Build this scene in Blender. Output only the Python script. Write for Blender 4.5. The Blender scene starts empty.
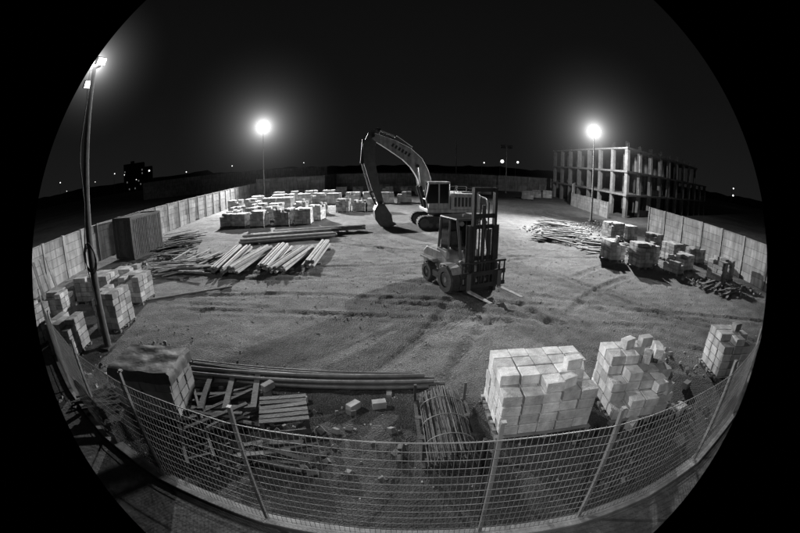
import bpy, math, random
from mathutils import Vector, Matrix, noise
random.seed(7)
R=random.uniform
COL=bpy.context.scene.collection
sc=bpy.context.scene
sc.view_settings.view_transform='Standard'; sc.view_settings.look='None'; sc.view_settings.exposure=0

# ---------------------------------------------------------------- materials
def newmat(name):
    m=bpy.data.materials.new(name); m.use_nodes=True
    nt=m.node_tree; return m,nt,nt.nodes["Principled BSDF"]
def mat(name,lo,hi,scale=3.0,rough=.85,metal=0.0,bump=.2,bscale=25,island=0.0,stain=0):
    m,nt,b=newmat(name); N=nt.nodes; L=nt.links
    tc=N.new("ShaderNodeTexCoord")
    n=N.new("ShaderNodeTexNoise"); n.inputs["Scale"].default_value=scale; n.inputs["Detail"].default_value=8; n.inputs["Roughness"].default_value=.65
    L.new(tc.outputs["Object"],n.inputs["Vector"])
    r=N.new("ShaderNodeValToRGB"); r.color_ramp.elements[0].position=.3; r.color_ramp.elements[1].position=.7
    r.color_ramp.elements[0].color=(lo,lo,lo,1); r.color_ramp.elements[1].color=(hi,hi,hi,1)
    L.new(n.outputs["Fac"],r.inputs["Fac"])
    out=r.outputs["Color"]
    if island:
        g=N.new("ShaderNodeNewGeometry"); mr=N.new("ShaderNodeMapRange")
        mr.inputs["To Min"].default_value=1-island; mr.inputs["To Max"].default_value=1+island
        L.new(g.outputs["Random Per Island"],mr.inputs["Value"])
        mx=N.new("ShaderNodeMix"); mx.data_type='RGBA'; mx.blend_type='MULTIPLY'; mx.inputs[0].default_value=1
        L.new(out,mx.inputs[6]); L.new(mr.outputs["Result"],mx.inputs[7]); out=mx.outputs[2]
    if stain:
        mp=N.new("ShaderNodeMapping"); mp.inputs["Scale"].default_value=(2.2,2.2,.25); L.new(tc.outputs["Object"],mp.inputs["Vector"])
        n3=N.new("ShaderNodeTexNoise"); n3.inputs["Scale"].default_value=2.0; n3.inputs["Detail"].default_value=6; L.new(mp.outputs[0],n3.inputs["Vector"])
        mr=N.new("ShaderNodeMapRange"); mr.inputs["From Min"].default_value=.35; mr.inputs["From Max"].default_value=.65
        mr.inputs["To Min"].default_value=1-stain; mr.inputs["To Max"].default_value=1.05; L.new(n3.outputs["Fac"],mr.inputs["Value"])
        mx=N.new("ShaderNodeMix"); mx.data_type='RGBA'; mx.blend_type='MULTIPLY'; mx.inputs[0].default_value=1
        L.new(out,mx.inputs[6]); L.new(mr.outputs["Result"],mx.inputs[7]); out=mx.outputs[2]
    L.new(out,b.inputs["Base Color"])
    b.inputs["Roughness"].default_value=rough; b.inputs["Metallic"].default_value=metal
    if bump:
        n2=N.new("ShaderNodeTexNoise"); n2.inputs["Scale"].default_value=bscale; n2.inputs["Detail"].default_value=6
        L.new(tc.outputs["Object"],n2.inputs["Vector"])
        bp=N.new("ShaderNodeBump"); bp.inputs["Strength"].default_value=bump; bp.inputs["Distance"].default_value=.03
        L.new(n2.outputs["Fac"],bp.inputs["Height"]); L.new(bp.outputs["Normal"],b.inputs["Normal"])
    return m
M_block=mat("concrete_block",.26,.46,6,.9,bump=.6,bscale=30,island=.35,stain=.35)
M_block2=mat("aerated_block",.38,.62,6,.9,bump=.6,bscale=30,island=.28,stain=.3)
M_conc=mat("cast_concrete",.16,.30,1.6,.9,bump=.4,bscale=8,island=.2,stain=.25)
M_dconc=mat("dirty_concrete",.05,.11,2.5,.95,bump=.5,bscale=12,stain=.4)
M_wall=mat("precast_panel",.18,.36,1.2,.9,bump=.35,bscale=10,island=.18,stain=.4)
M_wood=mat("pallet_wood",.10,.22,5,.85,bump=.3,bscale=20,island=.4)
M_wet=mat("weathered_wet_wood",.02,.06,6,.8,bump=.4,bscale=20,island=.6)
M_log=mat("pole_timber",.15,.31,4,.8,bump=.3,bscale=15,island=.5)
M_steel=mat("galvanised_steel",.17,.3,3,.5,.5,bump=.1)
M_wire=mat("fence_wire",.11,.22,3,.55,.3,bump=0)
M_rust=mat("rusty_steel",.045,.10,4,.7,.3,bump=.3,island=.35)
M_paint=mat("machine_paint",.28,.5,3,.5,bump=.12,bscale=12,stain=.4)
M_paintd=mat("machine_dark_paint",.06,.12,3,.45,bump=.15)
M_black=mat("black_steel",.018,.045,4,.5,.2,bump=.15)
M_rub=mat("tyre_rubber",.03,.07,6,.85,bump=.5,bscale=30)
M_tarp=mat("tarpaulin",.03,.08,3,.6,bump=.8,bscale=5)
M_chrome=mat("hydraulic_rod",.5,.6,2,.2,.9,bump=0)
M_dark=mat("distant_dark",.02,.05,.05,.95,bump=0)
def glassm():
    m,nt,b=newmat("cab_glass"); b.inputs["Base Color"].default_value=(.015,.015,.015,1); b.inputs["Roughness"].default_value=.08; return m
M_glass=glassm()
def emit(name,s):
    m=bpy.data.materials.new(name); m.use_nodes=True; nt=m.node_tree; nt.nodes.clear()
    e=nt.nodes.new("ShaderNodeEmission"); e.inputs[0].default_value=(1,1,1,1); e.inputs[1].default_value=s
    o=nt.nodes.new("ShaderNodeOutputMaterial"); nt.links.new(e.outputs[0],o.inputs["Surface"]); return m
M_lamp=emit("lit_lamp",25); M_far=emit("distant_light",2); M_win=emit("lit_window",.1)
def painted_glow(name,k,amp):
    # painted lamp glow, a self-lit volume without real mist: emission falls off with the distance from the lamp
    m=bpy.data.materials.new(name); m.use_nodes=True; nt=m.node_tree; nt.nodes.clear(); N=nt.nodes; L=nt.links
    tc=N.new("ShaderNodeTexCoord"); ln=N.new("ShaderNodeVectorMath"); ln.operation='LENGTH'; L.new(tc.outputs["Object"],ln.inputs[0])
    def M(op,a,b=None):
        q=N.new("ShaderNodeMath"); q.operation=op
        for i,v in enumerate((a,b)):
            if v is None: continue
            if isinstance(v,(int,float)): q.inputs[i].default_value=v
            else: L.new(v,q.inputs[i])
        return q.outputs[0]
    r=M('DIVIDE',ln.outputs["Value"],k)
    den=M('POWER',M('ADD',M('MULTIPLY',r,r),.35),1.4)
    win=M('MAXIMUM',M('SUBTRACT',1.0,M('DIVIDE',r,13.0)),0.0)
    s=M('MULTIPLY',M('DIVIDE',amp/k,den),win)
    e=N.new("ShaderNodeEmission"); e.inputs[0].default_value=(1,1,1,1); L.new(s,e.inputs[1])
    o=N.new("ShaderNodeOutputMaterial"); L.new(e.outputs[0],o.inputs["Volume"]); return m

# ---------------------------------------------------------------- mesh builder
class MB:
    def __init__(s): s.v=[]; s.f=[]
    def add(s,vs,fs):
        o=len(s.v); s.v+= [tuple(v) for v in vs]; s.f+=[tuple(i+o for i in f) for f in fs]
    def box(s,c,d,rot=(0,0,0),taper=1.0):
        from mathutils import Euler
        m=Euler(rot).to_matrix(); hx,hy,hz=d[0]/2,d[1]/2,d[2]/2; vs=[]
        for z in (-1,1):
            t=taper if z>0 else 1
            for x,y in ((-1,-1),(1,-1),(1,1),(-1,1)):
                vs.append(m@Vector((x*hx*t,y*hy*t,z*hz))+Vector(c))
        s.add(vs,[(0,3,2,1),(4,5,6,7),(0,1,5,4),(1,2,6,5),(2,3,7,6),(3,0,4,7)])
    def b2(s,x0,x1,y0,y1,z0,z1): s.box(((x0+x1)/2,(y0+y1)/2,(z0+z1)/2),(x1-x0,y1-y0,z1-z0))
    def cyl(s,a,b,r,r2=None,n=12,caps=True):
        a=Vector(a); b=Vector(b); r2=r if r2 is None else r2
        d=(b-a).normalized(); u=d.orthogonal().normalized(); w=d.cross(u); vs=[]
        for p,rr in ((a,r),(b,r2)):
            for i in range(n):
                t=2*math.pi*i/n; vs.append(p+u*rr*math.cos(t)+w*rr*math.sin(t))
        fs=[(i,(i+1)%n,n+(i+1)%n,n+i) for i in range(n)]
        if caps: fs+=[tuple(range(n))[::-1],tuple(range(n,2*n))]
        s.add(vs,fs)
    def prism(s,pts,y0,y1):   # profile in XZ
        n=len(pts); vs=[(x,y0,z) for x,z in pts]+[(x,y1,z) for x,z in pts]
        s.add(vs,[(i,(i+1)%n,n+(i+1)%n,n+i) for i in range(n)]+[tuple(range(n))[::-1],tuple(range(n,2*n))])
    def line(s,pts,r,n=8):
        for a,b in zip(pts,pts[1:]): s.cyl(a,b,r,n=n)
    def obj(s,name,mat,parent=None,bevel=0,smooth=False):
        me=bpy.data.meshes.new(name); me.from_pydata(s.v,[],s.f); me.validate(); me.update()
        me.materials.append(mat)
        o=bpy.data.objects.new(name,me); COL.objects.link(o)
        import bmesh
        bm=bmesh.new(); bm.from_mesh(me); bmesh.ops.recalc_face_normals(bm,faces=bm.faces); bm.to_mesh(me); bm.free()
        if bevel:
            md=o.modifiers.new("bevel","BEVEL"); md.width=bevel; md.segments=2; md.limit_method='ANGLE'
        if smooth:
            for p in me.polygons: p.use_smooth=True
            try: me.set_sharp_from_angle(angle=math.radians(40))
            except Exception: pass
        if parent: o.parent=parent
        return o
def empty(name,loc=(0,0,0),rz=0,rx=0,ry=0):
    e=bpy.data.objects.new(name,None); e.location=loc; e.rotation_euler=(rx,ry,rz); e.empty_display_size=.3; COL.objects.link(e); return e

# ---------------------------------------------------------------- ground (one sheet to the horizon)
def axis(lo,hi,step,far,g=1.35):
    a=[]; x=lo
    while x<=hi+1e-6: a.append(x); x+=step
    d=step; x=a[-1]
    while x<far: d*=g; x+=d; a.append(x)
    d=step; x=a[0]; b=[]
    while x>-far: d*=g; x-=d; b.append(x)
    return b[::-1]+a
xs=axis(-22,25,.13,900,1.25); ys=axis(2,42,.13,900,1.25)
ruts=[(-30,5,33.5),(-30,5,35.4),(22,-2,21),(22,-2,22.9),(-6,40,22),(-6,40,23.9),(40,30,35),(40,30,36.9),(-8,-14,26.5),(-8,-14,28.3),(-8,-14,31),(10,48,26),(10,48,27.8),(-4,-30,42),(-4,-30,43.8),(-40,30,45),(-40,30,46.9)]
def gz(x,y):
    if not(-30<x<40 and -3<y<90): 
        return 0
    n=noise.fractal(Vector((x*.35,y*.35,0)),1.0,2.0,4)*.05
    n+=noise.noise(Vector((x*2.1,y*2.1,5)))*.03+noise.noise(Vector((x*5,y*5,9)))*.02
    if y<60:
        for cx,cy,r in ruts:
            d=abs(math.hypot(x-cx,y-cy)-r-.4*noise.noise(Vector((x*.15,y*.15,r))))
            if d<.42:
                k=max(0,.5+noise.noise(Vector((x*.25,y*.25,r+3))))
                n+= (-.045*k if d<.2 else .026*k)
                if d<.2: n+=.016*k*math.sin((x+y)*18)
    return n
vs=[(x,y,gz(x,y)) for y in ys for x in xs]; nx=len(xs)
fs=[(j*nx+i,j*nx+i+1,(j+1)*nx+i+1,(j+1)*nx+i) for j in range(len(ys)-1) for i in range(nx-1)]
me=bpy.data.meshes.new("ground"); me.from_pydata(vs,[],fs); me.update()
for p in me.polygons: p.use_smooth=True
ground=bpy.data.objects.new("ground",me); COL.objects.link(ground)
m,nt,b=newmat("packed_gravel_dirt"); N=nt.nodes; L=nt.links
tc=N.new("ShaderNodeTexCoord")
def nz(sc_,det=8,ro=.6):
    n=N.new("ShaderNodeTexNoise"); n.inputs["Scale"].default_value=sc_; n.inputs["Detail"].default_value=det; n.inputs["Roughness"].default_value=ro
    L.new(tc.outputs["Object"],n.inputs["Vector"]); return n
n1=nz(.12); n2=nz(1.1); n3=nz(17,6,.8)
vo=N.new("ShaderNodeTexVoronoi"); vo.inputs["Scale"].default_value=26; L.new(tc.outputs["Object"],vo.inputs["Vector"])
def ramp(src,p0,p1,c0,c1):
    r=N.new("ShaderNodeValToRGB"); r.color_ramp.elements[0].position=p0; r.color_ramp.elements[1].position=p1
    r.color_ramp.elements[0].color=(c0,c0,c0,1); r.color_ramp.elements[1].color=(c1,c1,c1,1); L.new(src,r.inputs["Fac"]); return r.outputs["Color"]
def mul(a,bb,f=1):
    mx=N.new("ShaderNodeMix"); mx.data_type='RGBA'; mx.blend_type='MULTIPLY'; mx.inputs[0].default_value=f
    L.new(a,mx.inputs[6]); L.new(bb,mx.inputs[7]); return mx.outputs[2]
c=mul(ramp(n1.outputs["Fac"],.35,.65,.13,.27),ramp(n2.outputs["Fac"],.3,.7,.6,1.2))
c=mul(c,ramp(n3.outputs["Fac"],.35,.65,.4,1.5)); c=mul(c,ramp(vo.outputs["Distance"],.0,.6,1.2,.6))
# ground colour darkened along the fence, ragged edge
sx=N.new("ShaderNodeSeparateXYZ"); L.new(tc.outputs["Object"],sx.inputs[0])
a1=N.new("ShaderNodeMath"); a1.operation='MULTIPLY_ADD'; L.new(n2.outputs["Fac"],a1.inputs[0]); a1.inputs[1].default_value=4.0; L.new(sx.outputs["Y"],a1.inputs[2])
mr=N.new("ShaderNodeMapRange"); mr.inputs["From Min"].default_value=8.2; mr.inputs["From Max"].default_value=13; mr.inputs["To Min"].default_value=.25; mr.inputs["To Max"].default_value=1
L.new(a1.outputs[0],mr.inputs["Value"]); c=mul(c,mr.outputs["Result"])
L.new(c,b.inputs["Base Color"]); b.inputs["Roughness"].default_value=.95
ad=N.new("ShaderNodeMath"); ad.operation='ADD'; L.new(n3.outputs["Fac"],ad.inputs[0]); L.new(vo.outputs["Distance"],ad.inputs[1])
bp=N.new("ShaderNodeBump"); bp.inputs["Strength"].default_value=.85; bp.inputs["Distance"].default_value=.05
L.new(ad.outputs[0],bp.inputs["Height"]); L.new(bp.outputs["Normal"],b.inputs["Normal"])
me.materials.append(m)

# ---------------------------------------------------------------- perimeter walls
def wall(name,pts,h,bay=2.6,mat_=M_wall,rows=5):
    root=empty(name)
    P=MB(); Q=MB(); C=MB()
    for (x0,y0),(x1,y1) in zip(pts,pts[1:]):
        d=math.hypot(x1-x0,y1-y0); n=max(1,round(d/bay)); a=math.atan2(y1-y0,x1-x0)
        for i in range(n+1):
            t=i/n; P.box((x0+(x1-x0)*t,y0+(y1-y0)*t,h/2+.04),(.2,.24,h+.12),(0,0,a))
        for i in range(n):
            t=(i+.5)/n; cx,cy=x0+(x1-x0)*t,y0+(y1-y0)*t; w=d/n-.2
            tilt=R(-.012,.012)
            for k in range(rows):
                hh=h/rows; Q.box((cx+R(-.012,.012),cy+R(-.012,.012),hh*(k+.5)),(w,.09,hh-.018),(0,tilt,a))
            C.box((cx,cy,h+.03),(w,.15,.05),(0,tilt,a))
    P.obj("posts",M_conc,root); Q.obj("panels",mat_,root); C.obj("coping",M_conc,root)
    return root
wall("concrete_wall",[(-18.6,4),(-19.6,11),(-21.6,20),(-22.3,29),(-23.8,46),(-27,68)],2.6)
wall("concrete_wall",[(-27,68.3),(-14,69.5),(-13.5,80),(9,81)],3.3)
wall("concrete_wall",[(9.3,81),(36,80),(33.2,66),(26.5,54)],3.3)
wall("concrete_wall",[(26.2,53.5),(24.8,40)],1.9)
wall("concrete_wall",[(23.4,29.5),(22.6,21),(21.4,13),(20.2,5)],2.6)
wall("concrete_wall",[(-75,92),(-19,98)],5.0,5)

# ---------------------------------------------------------------- unfinished concrete frame building
bl=empty("concrete_frame_building")
A=Vector((.05,1,0)).normalized(); Bv=Vector((.9,.44,0)).normalized(); O=Vector((28.8,42,0))
cols_=MB(); sl=MB(); bm_=MB(); na,nb=8,11; sa,sb=4.0,3.7; fl=3.05
for k in range(3):
    for i in range(na):
        for j in range(nb):
            if k==2 and j>8: continue
            p=O+A*(i*sa)+Bv*(j*sb); cols_.box((p.x,p.y,k*fl+(fl-.25)/2),(.5,.5,fl-.25),(0,0,.25))
    jj=(nb-1) if k<2 else 8
    q=[O-A*.5-Bv*.5,O-A*.5+Bv*(jj*sb+.5),O+A*((na-1)*sa+.5)+Bv*(jj*sb+.5),O+A*((na-1)*sa+.5)-Bv*.5]
    z0,z1=(k+1)*fl-.25,(k+1)*fl
    if k==2: z0,z1=(k+1)*fl-.25,(k+1)*fl-.02
    sl.add([(v.x,v.y,z) for z in (z0,z1) for v in q],[(0,3,2,1),(4,5,6,7),(0,1,5,4),(1,2,6,5),(2,3,7,6),(3,0,4,7)])
for i in range(na):
    for j in range(9):
        p=O+A*(i*sa)+Bv*(j*sb)
        for dx,dy in((-.15,-.15),(.15,.15),(-.15,.15),(.15,-.15)):
            bm_.cyl((p.x+dx,p.y+dy,3*fl-.04),(p.x+dx,p.y+dy,3*fl+R(.4,.9)),.02,n=4)
par=MB()
aB=math.atan2(Bv.y,Bv.x); aA=math.atan2(A.y,A.x)
for j in range(nb-1):
    for k in (0,1):
        if random.random()<.3:
            p=O+Bv*((j+.5)*sb); par.box((p.x,p.y,k*fl+.45+.003),(sb-.55,.18,.9),(0,0,aB))
    if j%3: 
        p=O+A*((na-1)*sa)+Bv*((j+.5)*sb); par.box((p.x,p.y,1.4),(sb-.55,.2,2.75),(0,0,aB))
for i in range(na-1):
    if i%2:
        p=O+A*((i+.5)*sa)+Bv*(5*sb); par.box((p.x,p.y,1.4+fl*(i%3==0)),(sa-.55,.2,2.7),(0,0,aA))
for i in range(40):
    p=O+A*R(.5,(na-1)*sa-.5)+Bv*R(.5,7*sb); k=random.choice([0,1,2]); bm_.cyl((p.x,p.y,k*fl),(p.x,p.y,k*fl+fl-.25),.04,n=5)
cols_.obj("columns",M_conc,bl); sl.obj("floor_slabs",M_conc,bl); bm_.obj("rebar_and_props",M_rust,bl); par.obj("infill_walls",M_conc,bl)

# ---------------------------------------------------------------- pallets and block stacks
def pallet(parent,w,d):
    m=MB()
    for i in range(7): m.box((0,-d/2+.06+i*(d-.12)/6,.13),(w,.1,.022))
    for x in(-w/2+.06,0,w/2-.06):
        for y in(-d/2+.08,0,d/2-.08): m.box((x,y,.07),(.1,.12,.095))
        m.box((x,0,.011),(.1,d,.022))
    m.obj("pallet",M_wood,parent)
def stack(x,y,rz=0,nx=4,ny=3,nz=6,bw=.39,bd=.4,bh=.2,gap=.016,drop=.3,mat_=None,name="concrete_block_pallet",extra=0,jit=.018):
    e=empty(name,(x,y,-.01),rz); w=nx*bw+.06; d=ny*bd+.06; pallet(e,w,d)
    m=MB()
    for k in range(nz):
        for i in range(nx):
            for j in range(ny):
                if k==nz-1 and random.random()<drop: continue
                m.box(((i-(nx-1)/2)*bw+R(-jit,jit),(j-(ny-1)/2)*bd+R(-jit,jit),.145+bh*(k+.5)),(bw-gap,bd-gap,bh-gap),(0,0,R(-.03,.03)))
    for q in range(extra):
        m.box((R(-w/2,w/2)*.8,R(-d/2,d/2)*.8,.145+bh*(nz+.5)),(bw,bd*.5,bh),(0,0,R(0,3)))
    m.obj("blocks",mat_ or M_block,e,bevel=.01)
    return e
def shaped(x,y,rz,heights,bw,bd,bh,mat_,loose,name="concrete_block_pallet"):
    e=empty(name,(x,y,-.01),rz); ny=len(heights); nx=len(heights[0]); pallet(e,nx*bw+.1,ny*bd+.1)
    m=MB()
    for j,row in enumerate(heights):
        for i,hn in enumerate(row):
            for k in range(hn):
                m.box(((i-(nx-1)/2)*bw+R(-.016,.016),(j-(ny-1)/2)*bd+R(-.016,.016),.145+bh*(k+.5)),(bw-.024,bd-.024,bh-.018),(R(-.008,.008),R(-.008,.008),R(-.025,.025)))
    for lx,ly,lz,lr in loose: m.box((lx,ly,lz),(bw*.9,bd*.55,bh*.95),(R(-.05,.05),R(-.05,.05),lr))
    m.obj("blocks",mat_,e,bevel=.01)
    return e
shaped(2.86,6.18,.0,[[4,4,5,4,4],[5,5,5,5,4],[5,5,5,5,5],[5,5,5,5,5]],.4,.37,.235,M_block2,[(.35,-.5,1.19,.3),(.75,-.15,1.2,1.2),(.55,-.2,1.42,.1)])
shaped(5.5,6.1,-.08,[[1,2,2,1,0],[3,4,3,3,1],[5,5,4,3,3],[5,5,5,4,4]],.39,.38,.235,M_block2,[(-.35,.45,1.42,.4),(.1,.1,1.2,.9),(.2,.5,1.42,.1),(.65,.5,1.2,1.4),(.75,-.3,.52,.5),(.3,-.5,.75,.2),(-.5,-.9,.1,.7),(1.1,-.7,.1,.3),(.2,-.15,1.45,1.1)])
shaped(9.5,6.55,-.25,[[4,5,4],[5,5,5],[5,5,5]],.4,.38,.23,M_block,[(.2,.1,1.42,.3)])
shaped(-5.6,5.95,.12,[[5,5,5,5],[5,5,5,5],[5,5,5,5]],.42,.4,.22,M_conc,[])
t=empty("tarpaulin_cover",(-5.6,5.95,0),.12); mm=MB()
nq=30
for j in range(nq+1):
    for i in range(nq+1):
        u=(i/nq-.5)*2.1; v=(j/nq-.5)*1.55
        ex=max(0,abs(u)-.87)+max(0,abs(v)-.63); w_n=.03*noise.noise(Vector((u*6,v*6,4)))
        mm.v.append((min(.895,max(-.895,u))+(w_n if ex else 0),min(.655,max(-.655,v))+(w_n if ex else 0),1.285+.04*noise.noise(Vector((u*3,v*3,2)))-ex*1.7))
mm.f=[(j*(nq+1)+i,j*(nq+1)+i+1,(j+1)*(nq+1)+i+1,(j+1)*(nq+1)+i) for j in range(nq) for i in range(nq)]
mm.obj("sheet",M_tarp,t,smooth=True)

for x,y,r,n in [(-10.5,9.9,.1,6),(-12.9,11.9,.2,6),(-11.4,12.6,.1,5),(-14.4,9.9,.3,5),(-10.9,7.5,.2,5),(-14.6,12.3,.2,5),(-13.4,7.6,.1,6),(-13.7,14.6,.1,4)]:
    stack(x,y,r,3,3,n,.4,.4,.22,drop=.25)
for x,y,n in [(-16.1,32.2,5),(-14.2,32.0,5),(-12.2,31.6,6),(-10.4,31.9,6),(-8.6,32.2,6),(-16.4,34.8,5),(-14.4,34.9,6),(-12.3,34.7,6),(-10.2,35.1,5),(-7.9,34.9,6),
    (-17.4,38.3,5),(-15.1,38.6,6),(-12.8,38.2,6),(-10.6,38.8,6),(-6.2,41.0,6),(-4.5,41.2,5),(-2.6,41,6),(-8.5,39.4,4)]:
    stack(x+R(-.25,.25),y+R(-.25,.25),R(-.2,.2),4,3,n,.36,.42,.22,drop=.35,mat_=random.choice([M_block,M_block2]),extra=random.choice([0,0,1]))
for x,y in [(-20.5,44.5),(-18.2,45),(-16.2,44.7),(-14.2,45.1),(-19.6,49.5),(-17.4,50),(-15.2,50.2),(-13,50),(-10.8,50.3),(-18,56),(-15.6,56.3),(-13.2,56),(-10.8,56.2),(-8.6,49.5),
            (-6,50),(-3.8,50.2),(-1.6,49.8),(.8,50),(-9.5,63),(-7.0,63.2),(-4.4,63),(-1.8,63.3),(.8,63),(3.4,63.4),(-6,70),(-3,70.2),(0,70),(3,70.3),(6,70),(13,66),(15.5,66.4),(24,64),(26.5,64.5),(21,60)]:
    stack(x+R(-.3,.3),y+R(-.3,.3),R(-.2,.2),3,2,4,.6,.62,.34,drop=.25,mat_=random.choice([M_block,M_block2]))
for x,y,r,nx_,n in [(13.0,19.9,.1,3,5),(14.1,18.2,.1,3,6),(15.3,18.9,.2,2,5),(17.0,26.3,.2,4,6),(18.9,26.7,.1,3,5),(20.3,24.6,.1,3,4),(15.8,16.8,.3,2,3),(17.3,17.6,.2,3,4),(18.3,15.1,.2,2,5),(19.6,15.5,.2,2,5),(18.2,19.8,.2,3,5),(20.4,19.4,.2,3,4)]:
    stack(x,y,r,nx_,3,n,.4,.4,.22,drop=.3,extra=random.choice([0,1]))

# ---------------------------------------------------------------- pipes, poles, lumber
def bundle(name,x,y,rz,n,length,r,mat_,z0=.12,spread=.02,layers=2,parent_bear=True):
    e=empty(name,(x,y,0),rz); m=MB()
    for l in range(layers):
        c=n-l
        for i in range(c):
            yy=(i-(c-1)/2)*(2*r+.006); dz=z0+r+l*r*1.75; o=R(-spread,spread)*8; s=R(-spread,spread)
            if l and random.random()<.25: continue
            m.cyl((-length/2+o,yy-s,dz),(length/2+o,yy+s,dz),r*R(.75,1.0),n=10)
    m.obj("poles",mat_,e,smooth=True)
    if parent_bear:
        q=MB()
        for xx in(-length*.33,length*.33): q.box((xx,0,z0/2-.002),(.12,n*2*r+.3,z0))
        q.obj("bearers",M_wood,e)
    return e
H2=math.pi/2
for x,y,r,n in [(-9.5,19.4,1.72,7),(-8.15,19.1,1.5,6),(-6.9,19.8,1.66,6),(-5.75,19.2,1.48,6),(-4.6,20.3,1.6,4)]:
    bundle("pole_bundle",x,y,r,n,R(4.7,5.4),.085,M_log,layers=2,spread=.04)
for x,y,r,n in [(-7.6,25.0,.32,5),(-7.9,26.6,.28,6),(-6.2,27.9,.25,4)]:
    bundle("pole_bundle",x,y,r,n,6.6,.09,M_log,layers=2,spread=.05)
bundle("steel_pipe_stack",-2.3,7.42,.03,4,6.2,.06,M_rust,z0=.08,layers=2,spread=.03)
bundle("steel_pipe_stack",-2.9,7.9,-.02,3,6.6,.05,M_rust,z0=.05,layers=1,spread=.05)
bundle("timber_pole",-9.2,13.6,.55,1,4.2,.06,M_log,z0=.0,layers=1,parent_bear=False)
def lumber(name,x,y,rz,n,length,spread,mat_=M_wood,h=1,messy=.3,w=.14,t=.05):
    e=empty(name,(x,y,0),rz); m=MB()
    for i in range(n):
        m.box((R(-spread,spread)*.5,R(-spread,spread),.05+h*i/n*R(.4,1)),(length*R(.5,1),w*R(.6,1.2),t),(R(-.1,.1),R(-.06,.06),R(-messy,messy)))
    m.obj("boards",mat_,e); return e
for a in [(-12.6,17.6,.5,26,3.2,1.3,.4),(-12.2,19.6,1.2,22,3.4,1.2,.35),(-10.8,17.2,.2,14,2.6,.9,.3),(-16.3,23.6,.4,20,3.6,1.0,.5),(-17.5,26.5,.6,18,4,1.1,.7),(-15,21.2,.3,16,3,1.2,.3),
          (11.6,25.5,-.4,20,3.6,1.2,.4),(13.6,28.5,-.5,24,3.8,1.4,.5),(14.8,24.2,-.3,20,3.4,1.2,.4),(14.4,32.3,-.6,18,3.8,1.2,.5),(16.5,21.8,.2,14,2.6,1,.4),(16.8,13.6,.5,16,2.4,.9,.3),(13.2,22.2,-.2,12,2.6,1,.25),
          (-16.8,14.5,1.1,16,2.6,.9,.5),(-16.2,8.2,1.2,14,2.2,.8,.5)]:
    lumber("lumber_pile",a[0],a[1],a[2],a[3],a[4],a[5],h=a[6],messy=.5,mat_=random.choice([M_wood,M_wood,M_wet]))
for a in [(-3.9,5.9,.5,14,2.0,.7,.3),(-7.3,5.3,1.0,12,1.6,.6,.4),(-2.3,5.1,.2,8,1.5,.5,.2)]:
    lumber("lumber_pile",a[0],a[1],a[2],a[3],a[4],a[5],h=a[6],messy=.6,mat_=M_wet,w=.1)
e=empty("leaning_boards"); m=MB()
for i in range(7):
    yy=9+i*.55+R(-.2,.2); m.box((-18.3+R(-.2,.2)-.02*i,yy,1.05),(.05,.2,2.3),(R(-.15,.15),-.42,.1))
m.obj("boards",M_wood,e)
def rubble(x,y,n,s,h=.1,mat_=M_conc,size=.18):
    e=empty("rubble_heap",(x,y,0)); m=MB()
    for i in range(n):
        a=R(0,6.3); r=s*math.sqrt(random.random()); k=R(.3,1)*size
        m.box((r*math.cos(a),r*math.sin(a),k*.3+h*max(0,1-r/s)*R(0,1)),(k*R(.8,1.6),k,k*.8),(R(-.5,.5),R(-.5,.5),R(0,3)),taper=R(.6,1))
    m.obj("chunks",mat_,e,bevel=.01)
for a in [(12,30,60,2.2),(16.2,31.5,70,2.5,.4),(15,27,50,2),(17.6,22.5,40,1.6,.3),(16.5,14.8,40,1.4),(19,13.2,40,1.4,.3),(-13.5,20.5,40,1.8),(-16.5,17.6,40,1.5,.3),(-7,8.5,20,1.2,.05,M_conc,.12),(-3.9,5.0,24,1.2,.05,M_rust,.14),(-1.2,5.4,30,1.3,.08,M_rust,.16),(3.9,4.6,20,.9,.05,M_rust,.12),(6.6,4.7,24,.9,.1,M_rust,.16),(8,7.6,20,1),(-8.4,6.0,30,1.2,.2),(-18.5,24,40,1.6,.4),(19.5,33,60,2.4,.6)]:
    rubble(*a)
e=empty("scattered_stones"); m=MB()
for i in range(2600):
    x=R(-17,18); y=R(7.5,26) if i%5 else R(4,8); k=R(.015,.05)
    m.box((x,y,gz(x,y)+k*.2),(k*1.4,k,k*.7),(R(-.4,.4),R(-.4,.4),R(0,3)),taper=.7)
m.obj("stones",M_conc,e)

e=empty("steel_ladder_frame",(-4.35,5.35,.06),-.95); m=MB()
for yy in(-.28,.28): m.box((0,yy,.12),(2.6,.06,.08))
for i in range(8): m.box((-1.15+i*.33,0,.12),(.05,.5,.04))
m.obj("rails",M_rust,e)
e=empty("timber_frame",(-4.2,6.55,.02),.25); m=MB()
for yy in(-.55,0,.55): m.box((0,yy,.1),(2.2,.12,.12))
for xx in(-.95,-.3,.3,.95): m.box((xx,0,.2),(.14,1.4,.06))
m.obj("beams",M_wet,e)
e=empty("loose_concrete_blocks"); m=MB()
for x,y,r,z in [(-3.1,6.95,.2,.1),(-2.2,6.75,.5,.1),(-3.0,6.9,1.0,.3),(-1.0,6.6,.9,.1),(4.2,6.9,.2,.1),(7.5,6.2,.4,.1),(-6.9,7.4,.4,.1),(-.45,6.7,.2,.1)]:
    m.box((x,y,z),(.3,.17,.17),(0,R(-.05,.05),r))
m.obj("blocks",M_conc,e,bevel=.01)
e=empty("pallet_crate",(-2.35,5.95,.0),.3); m=MB()
for i in range(6): m.box((0,-.4+i*.16,.42),(1.0,.12,.03),(0,R(-.02,.02),R(-.03,.03)))
for x in(-.45,.45):
    for y in(-.4,0,.4): m.box((x,y,.2),(.09,.09,.4))
for y in(-.44,.44): m.box((0,y,.12),(1,.03,.12))
m.obj("boards",M_wet,e)

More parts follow.
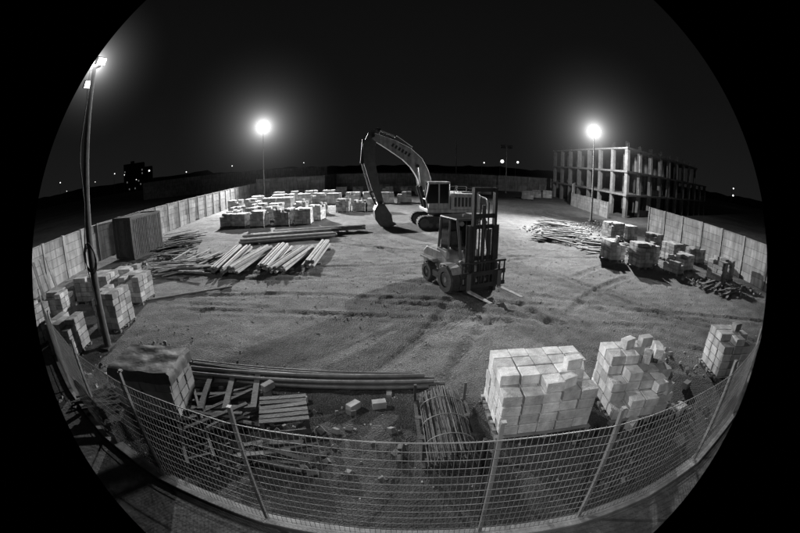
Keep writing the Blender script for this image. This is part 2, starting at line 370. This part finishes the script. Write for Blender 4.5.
e=empty("rebar_bundle",(.9,5.85,0),H2+.04); m=MB()
for i in range(120):
    yy=R(-.42,.42); zz=.16+R(0,.3)*(1-(yy/.48)**2); dx=R(-.1,.1)
    m.cyl((-1.1+dx,yy+R(-.05,.05),zz),(1.05+dx,yy+R(-.05,.05),zz+R(-.03,.03)),.013,n=5)
m.obj("bars",M_rust,e)
m=MB()
for xx in(-.95,-.3,.35,.95): m.box((xx,0,.07),(.1,1.15,.14))
for yy in(-.54,.54):
    m.box((0,yy,.11),(2.3,.07,.05))
    for xx in (-.95,.95): m.box((xx,yy,.34),(.06,.06,.45))
m.obj("cradle",M_wet,e)
m=MB()
for xx in(-.6,.0,.6):
    pts=[(xx,.46*math.cos(t),.16+.32*math.sin(t)) for t in [math.pi*k/10 for k in range(11)]]; m.line(pts,.012,5)
m.obj("straps",M_steel,e)

e=empty("storage_container",(-18.4,21.4,0),1.42); m=MB()
m.b2(-1.5,1.5,-1.05,1.05,.1,2.85)
for i in range(17):
    xx=-1.36+i*.17; m.box((xx,-1.07,1.47),(.08,.05,2.5)); m.box((xx,1.07,1.47),(.08,.05,2.5))
for s in(-1,1):
    for i in range(12): m.box((s*1.52,-.93+i*.168,1.47),(.05,.08,2.5))
m.obj("shell",M_rust,e)
m=MB()
for x in(-1.5,1.5):
    for y in(-1.05,1.05): m.box((x,y,1.47),(.13,.13,2.8))
for z in(.12,2.84):
    for y in(-1.06,1.06): m.box((0,y,z),(3.0,.12,.13))
    for x in(-1.51,1.51): m.box((x,0,z),(.12,2.1,.13))
m.obj("frame",M_black,e)

# ---------------------------------------------------------------- mesh fence in the foreground
fp=[(-11.5,7.0),(-8.8,5.5),(-6.3,4.35),(-4.25,3.72),(-2.05,3.32),(-.5,3.22),(1.15,3.17),(2.75,3.12),(4.2,3.26),(5.75,3.6),(8.0,4.5),(10.6,6.0)]
def fence_at():
    out=[];
    for (x0,y0),(x1,y1) in zip(fp,fp[1:]):
        d=math.hypot(x1-x0,y1-y0); n=max(1,round(d/.075))
        for i in range(n): t=i/n; out.append((x0+(x1-x0)*t,y0+(y1-y0)*t))
    return out+[fp[-1]]
e=empty("wire_mesh_fence"); m=MB(); FH=2.1
def sag(x): return .03*noise.noise(Vector((x*.8,1,1)))
for x,y in fence_at(): m.cyl((x,y,.12),(x+R(-.006,.006),y+sag(x),FH+.03),.004,n=4,caps=False)
zs=[.16+.15*i for i in range(13)]
fa=fence_at()[::8]+[fp[-1]]
for (x0,y0),(x1,y1) in zip(fa,fa[1:]):
    for z in zs: m.cyl((x0,y0-.008+sag(x0)*z/FH,z),(x1,y1-.008+sag(x1)*z/FH,z),.005,n=4,caps=False)
    m.cyl((x0,y0-.014+sag(x0),FH+.01),(x1,y1-.014+sag(x1),FH+.01),.009,n=5,caps=False)
m.obj("mesh_panels",M_wire,e)
m=MB()
for i in (0,1,2,3,4,6,7,9,10,11):
    x,y=fp[i]; m.box((x,y+.05,1.16),(.05,.05,2.32),(R(-.02,.02),R(-.02,.02),0)); m.box((x,y+.05,2.33),(.06,.06,.03))
m.obj("posts",M_steel,e)
e=empty("concrete_kerb"); m=MB()
for (x0,y0),(x1,y1) in zip(fp,fp[1:]):
    d=math.hypot(x1-x0,y1-y0); a=math.atan2(y1-y0,x1-x0); m.box(((x0+x1)/2,(y0+y1)/2,.04),(d+.02,.22,.15),(0,0,a))
m.obj("kerb",M_conc,e,bevel=.015)
# cast concrete footway outside the fence: one continuous strip following it
e=empty("concrete_path"); m=MB(); L0=[];L1=[]
for i,(x,y) in enumerate(fp):
    a_=fp[max(0,i-1)]; b__=fp[min(len(fp)-1,i+1)]; dx,dy=b__[0]-a_[0],b__[1]-a_[1]; l=math.hypot(dx,dy); nxn,nyn=dy/l,-dx/l
    L0.append((x+nxn*.14,y+nyn*.14)); L1.append((x+nxn*1.7,y+nyn*1.7))
n=len(fp)
m.v=[(x,y,.07) for x,y in L0]+[(x,y,.06) for x,y in L1]+[(x,y,-.1) for x,y in L1]
m.f=[(i,i+1,n+i+1,n+i) for i in range(n-1)]+[(n+i,n+i+1,2*n+i+1,2*n+i) for i in range(n-1)]
m.obj("footway",M_dconc,e)

# ---------------------------------------------------------------- lamp posts
def spot(name,loc,target,P,ang=150,blend=1,r=.2,parent=None):
    l=bpy.data.lights.new(name,'SPOT'); l.energy=P; l.spot_size=math.radians(ang); l.spot_blend=blend; l.shadow_soft_size=r
    o=bpy.data.objects.new(name,l); COL.objects.link(o)
    o.location=loc; o.rotation_euler=(Vector(target)-Vector(loc)).to_track_quat('-Z','Y').to_euler()
    return o
def point(name,loc,P,r=.3):
    l=bpy.data.lights.new(name,'POINT'); l.energy=P; l.shadow_soft_size=r
    o=bpy.data.objects.new(name,l); COL.objects.link(o); o.location=loc; return o
def head(H_,E_,pos,aim,s=1.0):
    pos=Vector(pos); d=(Vector(aim)-pos).normalized(); q=d.to_track_quat('X','Z').to_euler()
    H_.box(pos,(.22*s,.62*s,.42*s),q); 
    for k in range(5): H_.box(pos-d*.15*s+q.to_matrix()@Vector((0,(-.2+k*.1)*s,0)),(.1*s,.02*s,.34*s),q)
    E_.box(pos+d*.125*s,(.02*s,.52*s,.34*s),q)
def sph(name,loc,r,mt,parent):
    import bmesh
    me=bpy.data.meshes.new(name); bm=bmesh.new(); bmesh.ops.create_icosphere(bm,subdivisions=4,radius=r); bm.to_mesh(me); bm.free()
    for p in me.polygons: p.use_smooth=True
    me.materials.append(mt); o=bpy.data.objects.new(name,me); COL.objects.link(o); o.location=loc; o.parent=parent; return o
def post(name,x,y,h,heads,lean=(0,0),r0=.13,r1=.07,s=1.0,lit=True,halo=0,amp=.5,globe=True,pm=None):
    e=empty(name); m=MB(); Hh=MB(); E=MB(); tx,ty=x+lean[0],y+lean[1]
    m.cyl((x,y,-.1),(tx,ty,h),r0,r1,n=14); m.cyl((x,y,0),(x,y,.06),r0*2.2,n=14); m.box((x,y-.02,.06),(.5,.5,.08))
    xs_=[p[0][0] for p in heads]; m.cyl((tx+min(xs_),ty,h-.05),(tx+max(xs_)+.01,ty,h-.05),.045,n=8)
    for off,aim in heads:
        pp=(tx+off[0],ty+off[1],h+off[2]); head(Hh,E,pp,aim,s); m.cyl((tx+off[0],ty,h-.05),pp,.03,n=6)
    m.obj("pole",pm or M_steel,e,smooth=True); Hh.obj("floodlight_housings",M_black,e); E.obj("floodlight_lenses",M_lamp if lit else M_glass,e)
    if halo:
        sph("lamp_glow",(tx,ty,h+.1),13*halo,painted_glow("lamp_glow",halo,amp),e)  # glow around the lamp put in as an emissive sphere
        if globe: sph("lamp_globe",(tx,ty-.1,h+.15),.42*halo,M_lamp,e)
    return e
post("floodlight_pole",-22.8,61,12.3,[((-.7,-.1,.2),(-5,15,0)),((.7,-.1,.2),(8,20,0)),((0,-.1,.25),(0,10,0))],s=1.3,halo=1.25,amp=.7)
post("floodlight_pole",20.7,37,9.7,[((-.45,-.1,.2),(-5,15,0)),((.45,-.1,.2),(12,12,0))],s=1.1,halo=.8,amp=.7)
post("floodlight_pole",21,73.5,9.3,[((-.7,-.1,0),(10,30,0)),((.7,-.1,0),(20,20,0))],s=1.6,lit=False)
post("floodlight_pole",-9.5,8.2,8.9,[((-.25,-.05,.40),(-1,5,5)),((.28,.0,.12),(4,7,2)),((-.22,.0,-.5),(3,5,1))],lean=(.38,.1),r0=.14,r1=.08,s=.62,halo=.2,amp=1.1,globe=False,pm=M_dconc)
e=empty("hanging_cable"); m=MB()
pts=[(-9.12-.03*t+.08*math.sin(t*1.3),8.05+.02*math.cos(t),8.4-t*.62) for t in range(12)]
m.line(pts,.018,6)
for k in range(3):
    m.line([(-9.2+.28*math.cos(t*.5)+.02*k,8.0,3.1+.42*math.sin(t*.5)-.05*k) for t in range(14)],.02,6)
m.obj("cable",M_black,e)

spot("floodlight_left_far",(-22.6,60.2,12.3),(0,16,0),175000,130,1,.25)
spot("floodlight_right",(20.3,36.2,9.7),(-8,18,2),72000,140,1,.25)
spot("floodlight_right_back",(21.2,37.2,9.9),(36,45,4),13000,150,1,.3)
point("floodlight_left_spill",(-22.8,60.8,12.8),1500,.4)
spot("floodlight_near_left",(-8.8,8.1,8.9),(5.2,6.0,.8),5200,72,1,.12)
spot("floodlight_near_wall",(-9.1,8.5,8.4),(-16,20,0),800,110,1,.12)
# added fill light on the camera mast, stands in for an unseen source
e=empty("camera_mast"); m=MB(); m.cyl((0.0,-1.3,-.1),(0,-1.3,6.6),.09,.07,n=12); m.box((0,-1.2,6.55),(.7,.1,.1)); m.obj("mast",M_steel,e)
spot("camera_fill_light",(0.2,-1.0,6.5),(2.6,9,0),1500,85,1,.1)

# ---------------------------------------------------------------- excavator (X forward)
ex=empty("excavator",(3.6,31.2,-.02),math.radians(189)); ex.scale=(1.08,1.15,1.08)
tr=MB(); wh=MB()
for sy in(-1.28,1.28):
    n=14; pts=[]
    Lh,rr=1.85,.46
    for k in range(n+1): a=-H2+math.pi*k/n; pts.append((Lh+rr*math.cos(a),rr+.03+rr*math.sin(a)))
    for k in range(n+1): a=H2+math.pi*k/n; pts.append((-Lh+rr*math.cos(a),rr+.03+rr*math.sin(a)))
    tr.prism(pts,sy-.3,sy+.3)
    per=[]; step=.17; x=-Lh
    while x<Lh: per.append((x,2*rr+.05,0)); per.append((x,.02,0)); x+=step
    for k in range(9):
        a=-H2+math.pi*k/8; per.append((Lh+(rr+.02)*math.cos(a),rr+.03+(rr+.02)*math.sin(a),-a+H2)); per.append((-Lh-(rr+.02)*math.cos(a),rr+.03+(rr+.02)*math.sin(a),a+H2))
    for px,pz,a in per: tr.box((px,sy,pz),(.12,.64,.05),(0,a,0))
    for k in range(6): wh.cyl((-1.4+k*.56,sy-.33,.3),(-1.4+k*.56,sy+.33,.3),.17,n=12)
    for s in(-1,1): wh.cyl((s*Lh,sy-.33,.49),(s*Lh,sy+.33,.49),.33,n=16)
tr.obj("tracks",M_rub,ex); wh.obj("track_rollers",M_paintd,ex)
u=MB(); u.box((0,0,.65),(2.2,2.0,.4)); u.cyl((0,0,.8),(0,0,1.2),.75,n=24); u.obj("undercarriage",M_black,ex,bevel=.03)
h=MB(); h.box((-.6,0,1.32),(4.4,2.8,.24))
h.prism([(-2.45,1.44),(-.15,1.44),(-.15,2.45),(-.5,2.62),(-2.3,2.62),(-2.45,2.5)],-1.38,1.38)
h.prism([(-.1,1.44),(1.45,1.44),(1.45,1.8),(1.1,2.15),(-.1,2.2)],-1.38,-.45)
h.obj("upper_body",M_paint,ex,bevel=.04)
cw=MB(); cw.prism([(-2.47,1.2),(-3.0,1.35),(-3.12,1.8),(-3.05,2.3),(-2.47,2.5)],-1.35,1.35); cw.obj("counterweight",M_paintd,ex,bevel=.12)
g=MB()
for k in range(6): g.box((-1.9+k*.28,1.385,2.0),(.18,.02,.7))
g.cyl((-1.2,-.6,2.6),(-1.2,-.6,3.1),.07,n=10); g.box((-1.6,.4,2.66),(.9,1.0,.08))
for s in(-1,1): g.line([(-2.3,s*1.3,2.62),(-2.3,s*1.3,3.0),(-.4,s*1.3,3.0),(-.4,s*1.3,2.62)],.025)
g.obj("grilles_and_rails",M_black,ex)
cb=MB(); y0,y1=.42,1.36
prof=[(-.02,1.44),(1.55,1.44),(1.72,2.2),(1.5,3.35),(.0,3.4)]
def bar(a,b_,y,w=.09): cb.cyl((a[0],y,a[1]),(b_[0],y,b_[1]),w*.6,n=6)
for y in(y0,y1):
    for a,b_ in zip(prof,prof[1:]+prof[:1]): bar(a,b_,y)
    bar((.75,1.44),(.75,3.38),y)
for p in prof: cb.cyl((p[0],y0,p[1]),(p[0],y1,p[1]),.05,n=6)
cb.box((.75,.89,3.42),(1.65,1.05,.1)); cb.b2(-.02,1.5,y0,y1,1.44,1.9)
cb.obj("cab_frame",M_paint,ex)
gl=MB(); gl.prism([(.03,1.9),(1.6,1.9),(1.66,2.2),(1.45,3.32),(.04,3.35)],y0+.02,y1-.02); gl.obj("cab_glass",M_glass,ex)
def beam(mb,pl,wy):
    top=[];bot=[]
    for i,(x,z,t) in enumerate(pl):
        a=pl[max(0,i-1)]; c_=pl[min(len(pl)-1,i+1)]; dx,dz=c_[0]-a[0],c_[1]-a[1]; l=math.hypot(dx,dz); nx_,nz_=-dz/l,dx/l
        top.append((x+nx_*t,z+nz_*t)); bot.append((x-nx_*t,z-nz_*t))
    mb.prism(bot+top[::-1],-wy,wy)
bo=MB(); beam(bo,[(.9,1.75,.24),(1.35,3.0,.42),(1.75,4.1,.5),(2.2,4.85,.54),(2.9,5.5,.52),(3.9,6.1,.44),(5.4,6.85,.24)],.3); bo.obj("boom",M_paint,ex,bevel=.02)
dc=MB()
for sgn in(-.304,.304):
    for k in range(6):
        x=2.75+k*.24; z=5.43+k*.145; dc.box((x,sgn,z),(.15,.006,.26),(0,-.5,0))
dc.obj("boom_markings",M_black,ex)
st=MB(); beam(st,[(4.95,7.35,.18),(5.4,6.9,.38),(5.7,6.1,.46),(5.65,4.9,.42),(5.25,3.2,.33),(4.85,1.85,.22)],.24); st.obj("stick",M_paintd,ex,bevel=.02)
pn=MB()
for x,z,w in[(.95,1.8,.45),(5.4,6.85,.42),(4.85,1.9,.36),(2.15,4.6,.5),(4.95,7.3,.3)]: pn.cyl((x,-w,z),(x,w,z),.13,n=12)
for a,b_,y in[((1.5,1.5),(1.95,3.1),.4),((1.5,1.5),(1.95,3.1),-.4),((2.5,5.95),(3.7,6.8),0),((6.05,6.6),(6.2,4.8),0)]: pn.cyl((a[0],y,a[1]),(b_[0],y,b_[1]),.13,n=12)
for y in(-.1,.1): pn.line([(1.5,y,4.75),(2.35,y,5.7),(3.5,y,6.45),(4.6,y,7.0),(5.5,y,7.0)],.03,6)
pn.line([(5.2,.05,2.8),(5.62,0,2.65)],.07); pn.line([(5.62,0,2.65),(5.1,0,1.55)],.07)
pn.obj("cylinders_and_pins",M_black,ex)
rd=MB()
for a,b_,y in[((1.95,3.1),(2.15,4.6),.4),((1.95,3.1),(2.15,4.6),-.4),((3.7,6.8),(4.95,7.3),0),((6.2,4.8),(5.62,2.65),0)]: rd.cyl((a[0],y,a[1]),(b_[0],y,b_[1]),.06,n=10)
rd.obj("cylinder_rods",M_chrome,ex)
bk=MB()
prof=[(4.55,1.75),(5.1,1.85),(5.35,1.35),(5.3,.7),(4.95,.2),(4.4,.05),(3.95,.2)]
inn=[(4.0,.28),(4.4,.14),(4.9,.27),(5.2,.72),(5.25,1.3),(5.03,1.75),(4.6,1.66)]
for i in range(len(prof)-1): bk.prism([prof[i],prof[i+1],inn[len(inn)-2-i],inn[len(inn)-1-i]],-.65,.65)
for s in(-.65,.62): bk.prism([(4.55,1.72),(5.1,1.8),(5.32,1.35),(5.27,.7),(4.93,.23),(4.4,.08),(3.97,.22),(4.1,1.0)],s,s+.03)
for k in range(5): bk.prism([(4.0,.18),(4.0,.28),(3.68,.3)],-.6+k*.27,-.5+k*.27)
bk.obj("bucket",M_paintd,ex)

# ---------------------------------------------------------------- forklift (X forward)
fk=empty("forklift",(2.80,14.95,-.015),math.radians(-66)); fk.scale=(1.04,1.13,1.02)
b_=MB()
b_.prism([(-2.35,.5),(-2.2,.35),(-1.95,.35),(-1.95,.9),(-1.1,.9),(-1.1,.35),(-.35,.35),(-.3,1.15),(-.5,1.3),(-.9,1.45),(-2.05,1.45),(-2.35,1.2)],-.72,.72)
b_.obj("counterweight_body",M_paint,fk,bevel=.06)
b_=MB()
for s in(-1,1):
    b_.b2(-1.15,-.3,s*.75-.16,s*.75+.16,.35,.62)
    b_.prism([(-.35,.9),(-.3,1.1),(.1,1.16),(.55,1.1),(.7,.9),(.7,.85),(-.35,.85)],s*.84-.2,s*.84+.2)
    b_.prism([(-2.2,.95),(-2.15,1.05),(-1.1,1.05),(-1.0,.95)],s*.82-.12,s*.82+.12)
    b_.prism([(-1.3,1.05),(-.35,.95),(-.42,1.5),(-1.2,1.55)],s*.64-.07,s*.64+.07)
b_.b2(-.32,.62,-.62,.62,.4,.62); b_.prism([(.35,.62),(.62,.62),(.62,1.3),(.45,1.4)],-.62,.62)
b_.obj("fenders_and_cowl",M_paint,fk,bevel=.03)
w=MB(); hb=MB()
def wheel(x,y,r,wd):
    n=28
    prof=[(r*.55,-wd/2),(r*.9,-wd/2),(r,-wd*.36),(r,wd*.36),(r*.9,wd/2),(r*.55,wd/2)]
    o=len(w.v)
    for i in range(n):
        a=2*math.pi*i/n
        for rr,yy in prof: w.v.append((x+rr*math.cos(a),y+yy,r+rr*math.sin(a)))
    k=len(prof)
    for i in range(n):
        for j in range(k-1):
            w.f.append((o+i*k+j,o+((i+1)%n)*k+j,o+((i+1)%n)*k+j+1,o+i*k+j+1))
    for i in range(n):
        a=2*math.pi*i/n; w.box((x+r*1.0*math.cos(a),y+(wd*.2 if i%2 else -wd*.2),r+r*math.sin(a)),(.05,wd*.5,.05),(0,-a,0))
    hb.cyl((x,y-wd*.38,r),(x,y+wd*.38,r),r*.5,n=20); hb.cyl((x,y-wd*.46,r),(x,y+wd*.46,r),r*.22,n=12)
    for i in range(6):
        a=2*math.pi*i/6; hb.cyl((x+r*.36*math.cos(a),y-wd*.41,r+r*.36*math.sin(a)),(x+r*.36*math.cos(a),y+wd*.41,r+r*.36*math.sin(a)),.025,n=6)
for s in(-1,1): wheel(.18,s*.9,.56,.4); wheel(-1.55,s*.82,.42,.3)
w.obj("tyres",M_rub,fk,smooth=True); hb.obj("wheel_hubs",M_conc,fk)
b_=MB()
for s in(-1,1):
    b_.line([(.5,s*.6,1.2),(.12,s*.58,2.85)],.055); b_.line([(-1.25,s*.6,1.4),(-1.1,s*.58,2.85)],.055); b_.line([(-.45,s*.6,1.3),(-.42,s*.58,2.85)],.035)
    b_.line([(.12,s*.58,2.85),(-1.1,s*.58,2.85)],.055)
for k in range(9): xx=-1.1+k*.1525; b_.line([(xx,-.58,2.87),(xx,.58,2.87)],.026)
b_.line([(.12,-.58,2.85),(.12,.58,2.85)],.055); b_.line([(-1.1,-.58,2.85),(-1.1,.58,2.85)],.055)
b_.line([(.3,.0,1.25),(.02,0,1.75)],.03)
b_.line([(.02+.05*math.sin(t*.52),.17*math.cos(t*.52),1.75+.15*math.sin(t*.52)) for t in range(13)],.016,6)
b_.obj("overhead_guard",M_paintd,fk)
b_=MB(); b_.b2(-1.16,-1.1,-.55,.55,1.5,2.8)
for s in(-1,1): b_.b2(-1.1,-.5,s*.575-.008,s*.575+.008,1.55,2.78)
b_.obj("cab_glass",M_glass,fk)
b_=MB(); b_.box((-.7,0,1.55),(.5,.52,.16)); b_.box((-.95,0,1.9),(.14,.5,.62),(0,-.15,0)); b_.obj("seat",M_rub,fk,bevel=.05)
b_=MB()
for s in(-1,1): b_.cyl((.2,s*.5,2.72),(.3,s*.5,2.72),.09,n=14); b_.cyl((.56,s*.68,1.3),(.66,s*.68,1.3),.08,n=14)
b_.box((-.4,0,2.93),(.1,.1,.12)); b_.obj("headlamps",M_steel,fk)
ms=MB()
for s in(-1,1):
    ms.b2(.84,1.02,s*.56-.055,s*.56+.055,.12,2.75)
    ms.b2(.80,.84,s*.56-.08,s*.56+.08,.12,2.75)
    ms.b2(.88,1.04,s*.44-.05,s*.44+.05,.3,4.16)
    ms.cyl((.76,s*.4,.2),(.76,s*.4,2.55),.055,n=10)
    ms.line([(.7,s*.52,1.05),(-.1,s*.5,.7)],.05)
    ms.b2(.93,.96,s*.18-.025,s*.18+.025,.7,3.6)
for z,y in[(.2,.56),(1.45,.5),(2.66,.56)]: ms.b2(.75,.80,-y,y,z-.08,z+.08)
for z in(4.08,3.1,.45): ms.b2(.90,.99,-.4,.4,z-.08,z+.08)
ms.cyl((.92,0,.5),(.92,0,3.5),.07,n=12)
ms.obj("mast",M_black,fk)
ca=MB(); zc=.12
ca.b2(1.06,1.12,-.95,.95,.25+zc,.42+zc); ca.b2(1.06,1.12,-.95,.95,.72+zc,.9+zc)
for k in range(9): yy=-.9+k*.225; ca.b2(1.07,1.11,yy-.022,yy+.022,.42+zc,1.2+zc)
ca.b2(1.06,1.12,-.95,.95,1.2+zc,1.28+zc)
for s in(-.5,.5): ca.b2(1.06,1.11,s-.14,s+.14,.42+zc,.72+zc)
ca.obj("carriage",M_black,fk)
fo=MB()
for s in(-.66,.66):
    fo.prism([(1.18,.28),(2.55,.31),(2.55,.325),(1.18,.345)],s-.07,s+.07)
fo.obj("forks",M_block,fk)
fo=MB()
for s in(-.66,.66): fo.b2(1.125,1.178,s-.07,s+.07,.28,.98)
fo.obj("fork_shanks",M_paintd,fk)

# ---------------------------------------------------------------- distance
e=empty("distant_apartment_block",(-210,246,0),.6); m=MB(); m.b2(-9,9,-5,5,0,22); m.b2(9.01,16,-5,5,0,18); m.b2(-3,0,-2,2,22,24); m.obj("walls",M_dark,e)
m=MB()
for k in range(7):
    for i in range(10):
        if random.random()<.12: m.box((-8+i*1.7,-5.03,2+k*2.8),(.9,.05,1.2))
m.obj("windows",M_win,e)
e=empty("hills"); m=MB(); n=160
for i in range(n+1):
    a=math.radians(-75+150*i/n); d=330; hgt=5+3*abs(noise.noise(Vector((i*.09,2,0))))+1.5*noise.noise(Vector((i*.6,3,0)))+ (3 if i<50 else 0)
    x,y=d*math.sin(a),d*math.cos(a); m.v+=[(x,y,-1),(x*1.02,y*1.02,hgt)]
m.f=[(2*i,2*i+2,2*i+3,2*i+1) for i in range(n)]
m.obj("ridge",M_dark,e)
def streetlight(x,y,z,s=.5):
    e=empty("street_lamp"); m=MB(); m.cyl((x,y,0),(x,y,z),.12,.07,n=8); m.line([(x,y,z),(x+1,y-.3,z+.2)],.06); m.obj("pole",M_steel,e)
    sph("lamp",(x+1,y-.3,z+.1),s,M_far,e)
for x,y,z,s in [(-262,200,17,.45),(-205,180,9,.4),(-150,190,12,.5),(-182,190,14,.35),(-118,185,8,.3),(46,172,8,.8),(53,170,8,.5),(38,175,7,.3),(150,120,5.5,.4),(160,128,9,.35),(-100,210,9,.3),(-60,230,8,.25),(-230,215,12,.3),(-240,190,9,.25),(-170,200,8,.25),(-195,215,13,.3)]:
    streetlight(x,y,z,s)
e=empty("radio_mast",(17,115,0)); m=MB(); m.cyl((0,0,0),(0,0,13),.16,.06,n=6); m.box((0,0,11.5),(1.6,.1,.1)); m.obj("mast",M_steel,e)

# ---------------------------------------------------------------- night sky
w_=bpy.data.worlds.new("World"); sc.world=w_; w_.use_nodes=True; nt=w_.node_tree; N=nt.nodes; L=nt.links; bg=N["Background"]
tc=N.new("ShaderNodeTexCoord"); sx=N.new("ShaderNodeSeparateXYZ"); L.new(tc.outputs["Generated"],sx.inputs[0])
r=N.new("ShaderNodeValToRGB"); el=r.color_ramp.elements
el[0].position=0; el[0].color=(.010,.010,.010,1); el[1].position=.75; el[1].color=(.002,.002,.002,1)
k=el.new(.22); k.color=(.006,.006,.006,1)
L.new(sx.outputs["Z"],r.inputs["Fac"]); L.new(r.outputs["Color"],bg.inputs[0]); bg.inputs[1].default_value=1.0

# ---------------------------------------------------------------- camera (wide fisheye CCTV lens)
c=bpy.data.cameras.new("cctv_camera"); co=bpy.data.objects.new("cctv_camera",c); COL.objects.link(co)
co.location=(0,0,5); co.rotation_euler=(math.radians(90-15.3),0,0)
c.type='PANO'; c.sensor_width=36; c.sensor_height=24; c.clip_start=.05; c.clip_end=3000
c.panorama_type='FISHEYE_EQUISOLID'; c.fisheye_lens=17.1; c.fisheye_fov=math.radians(115.8)
sc.camera=co
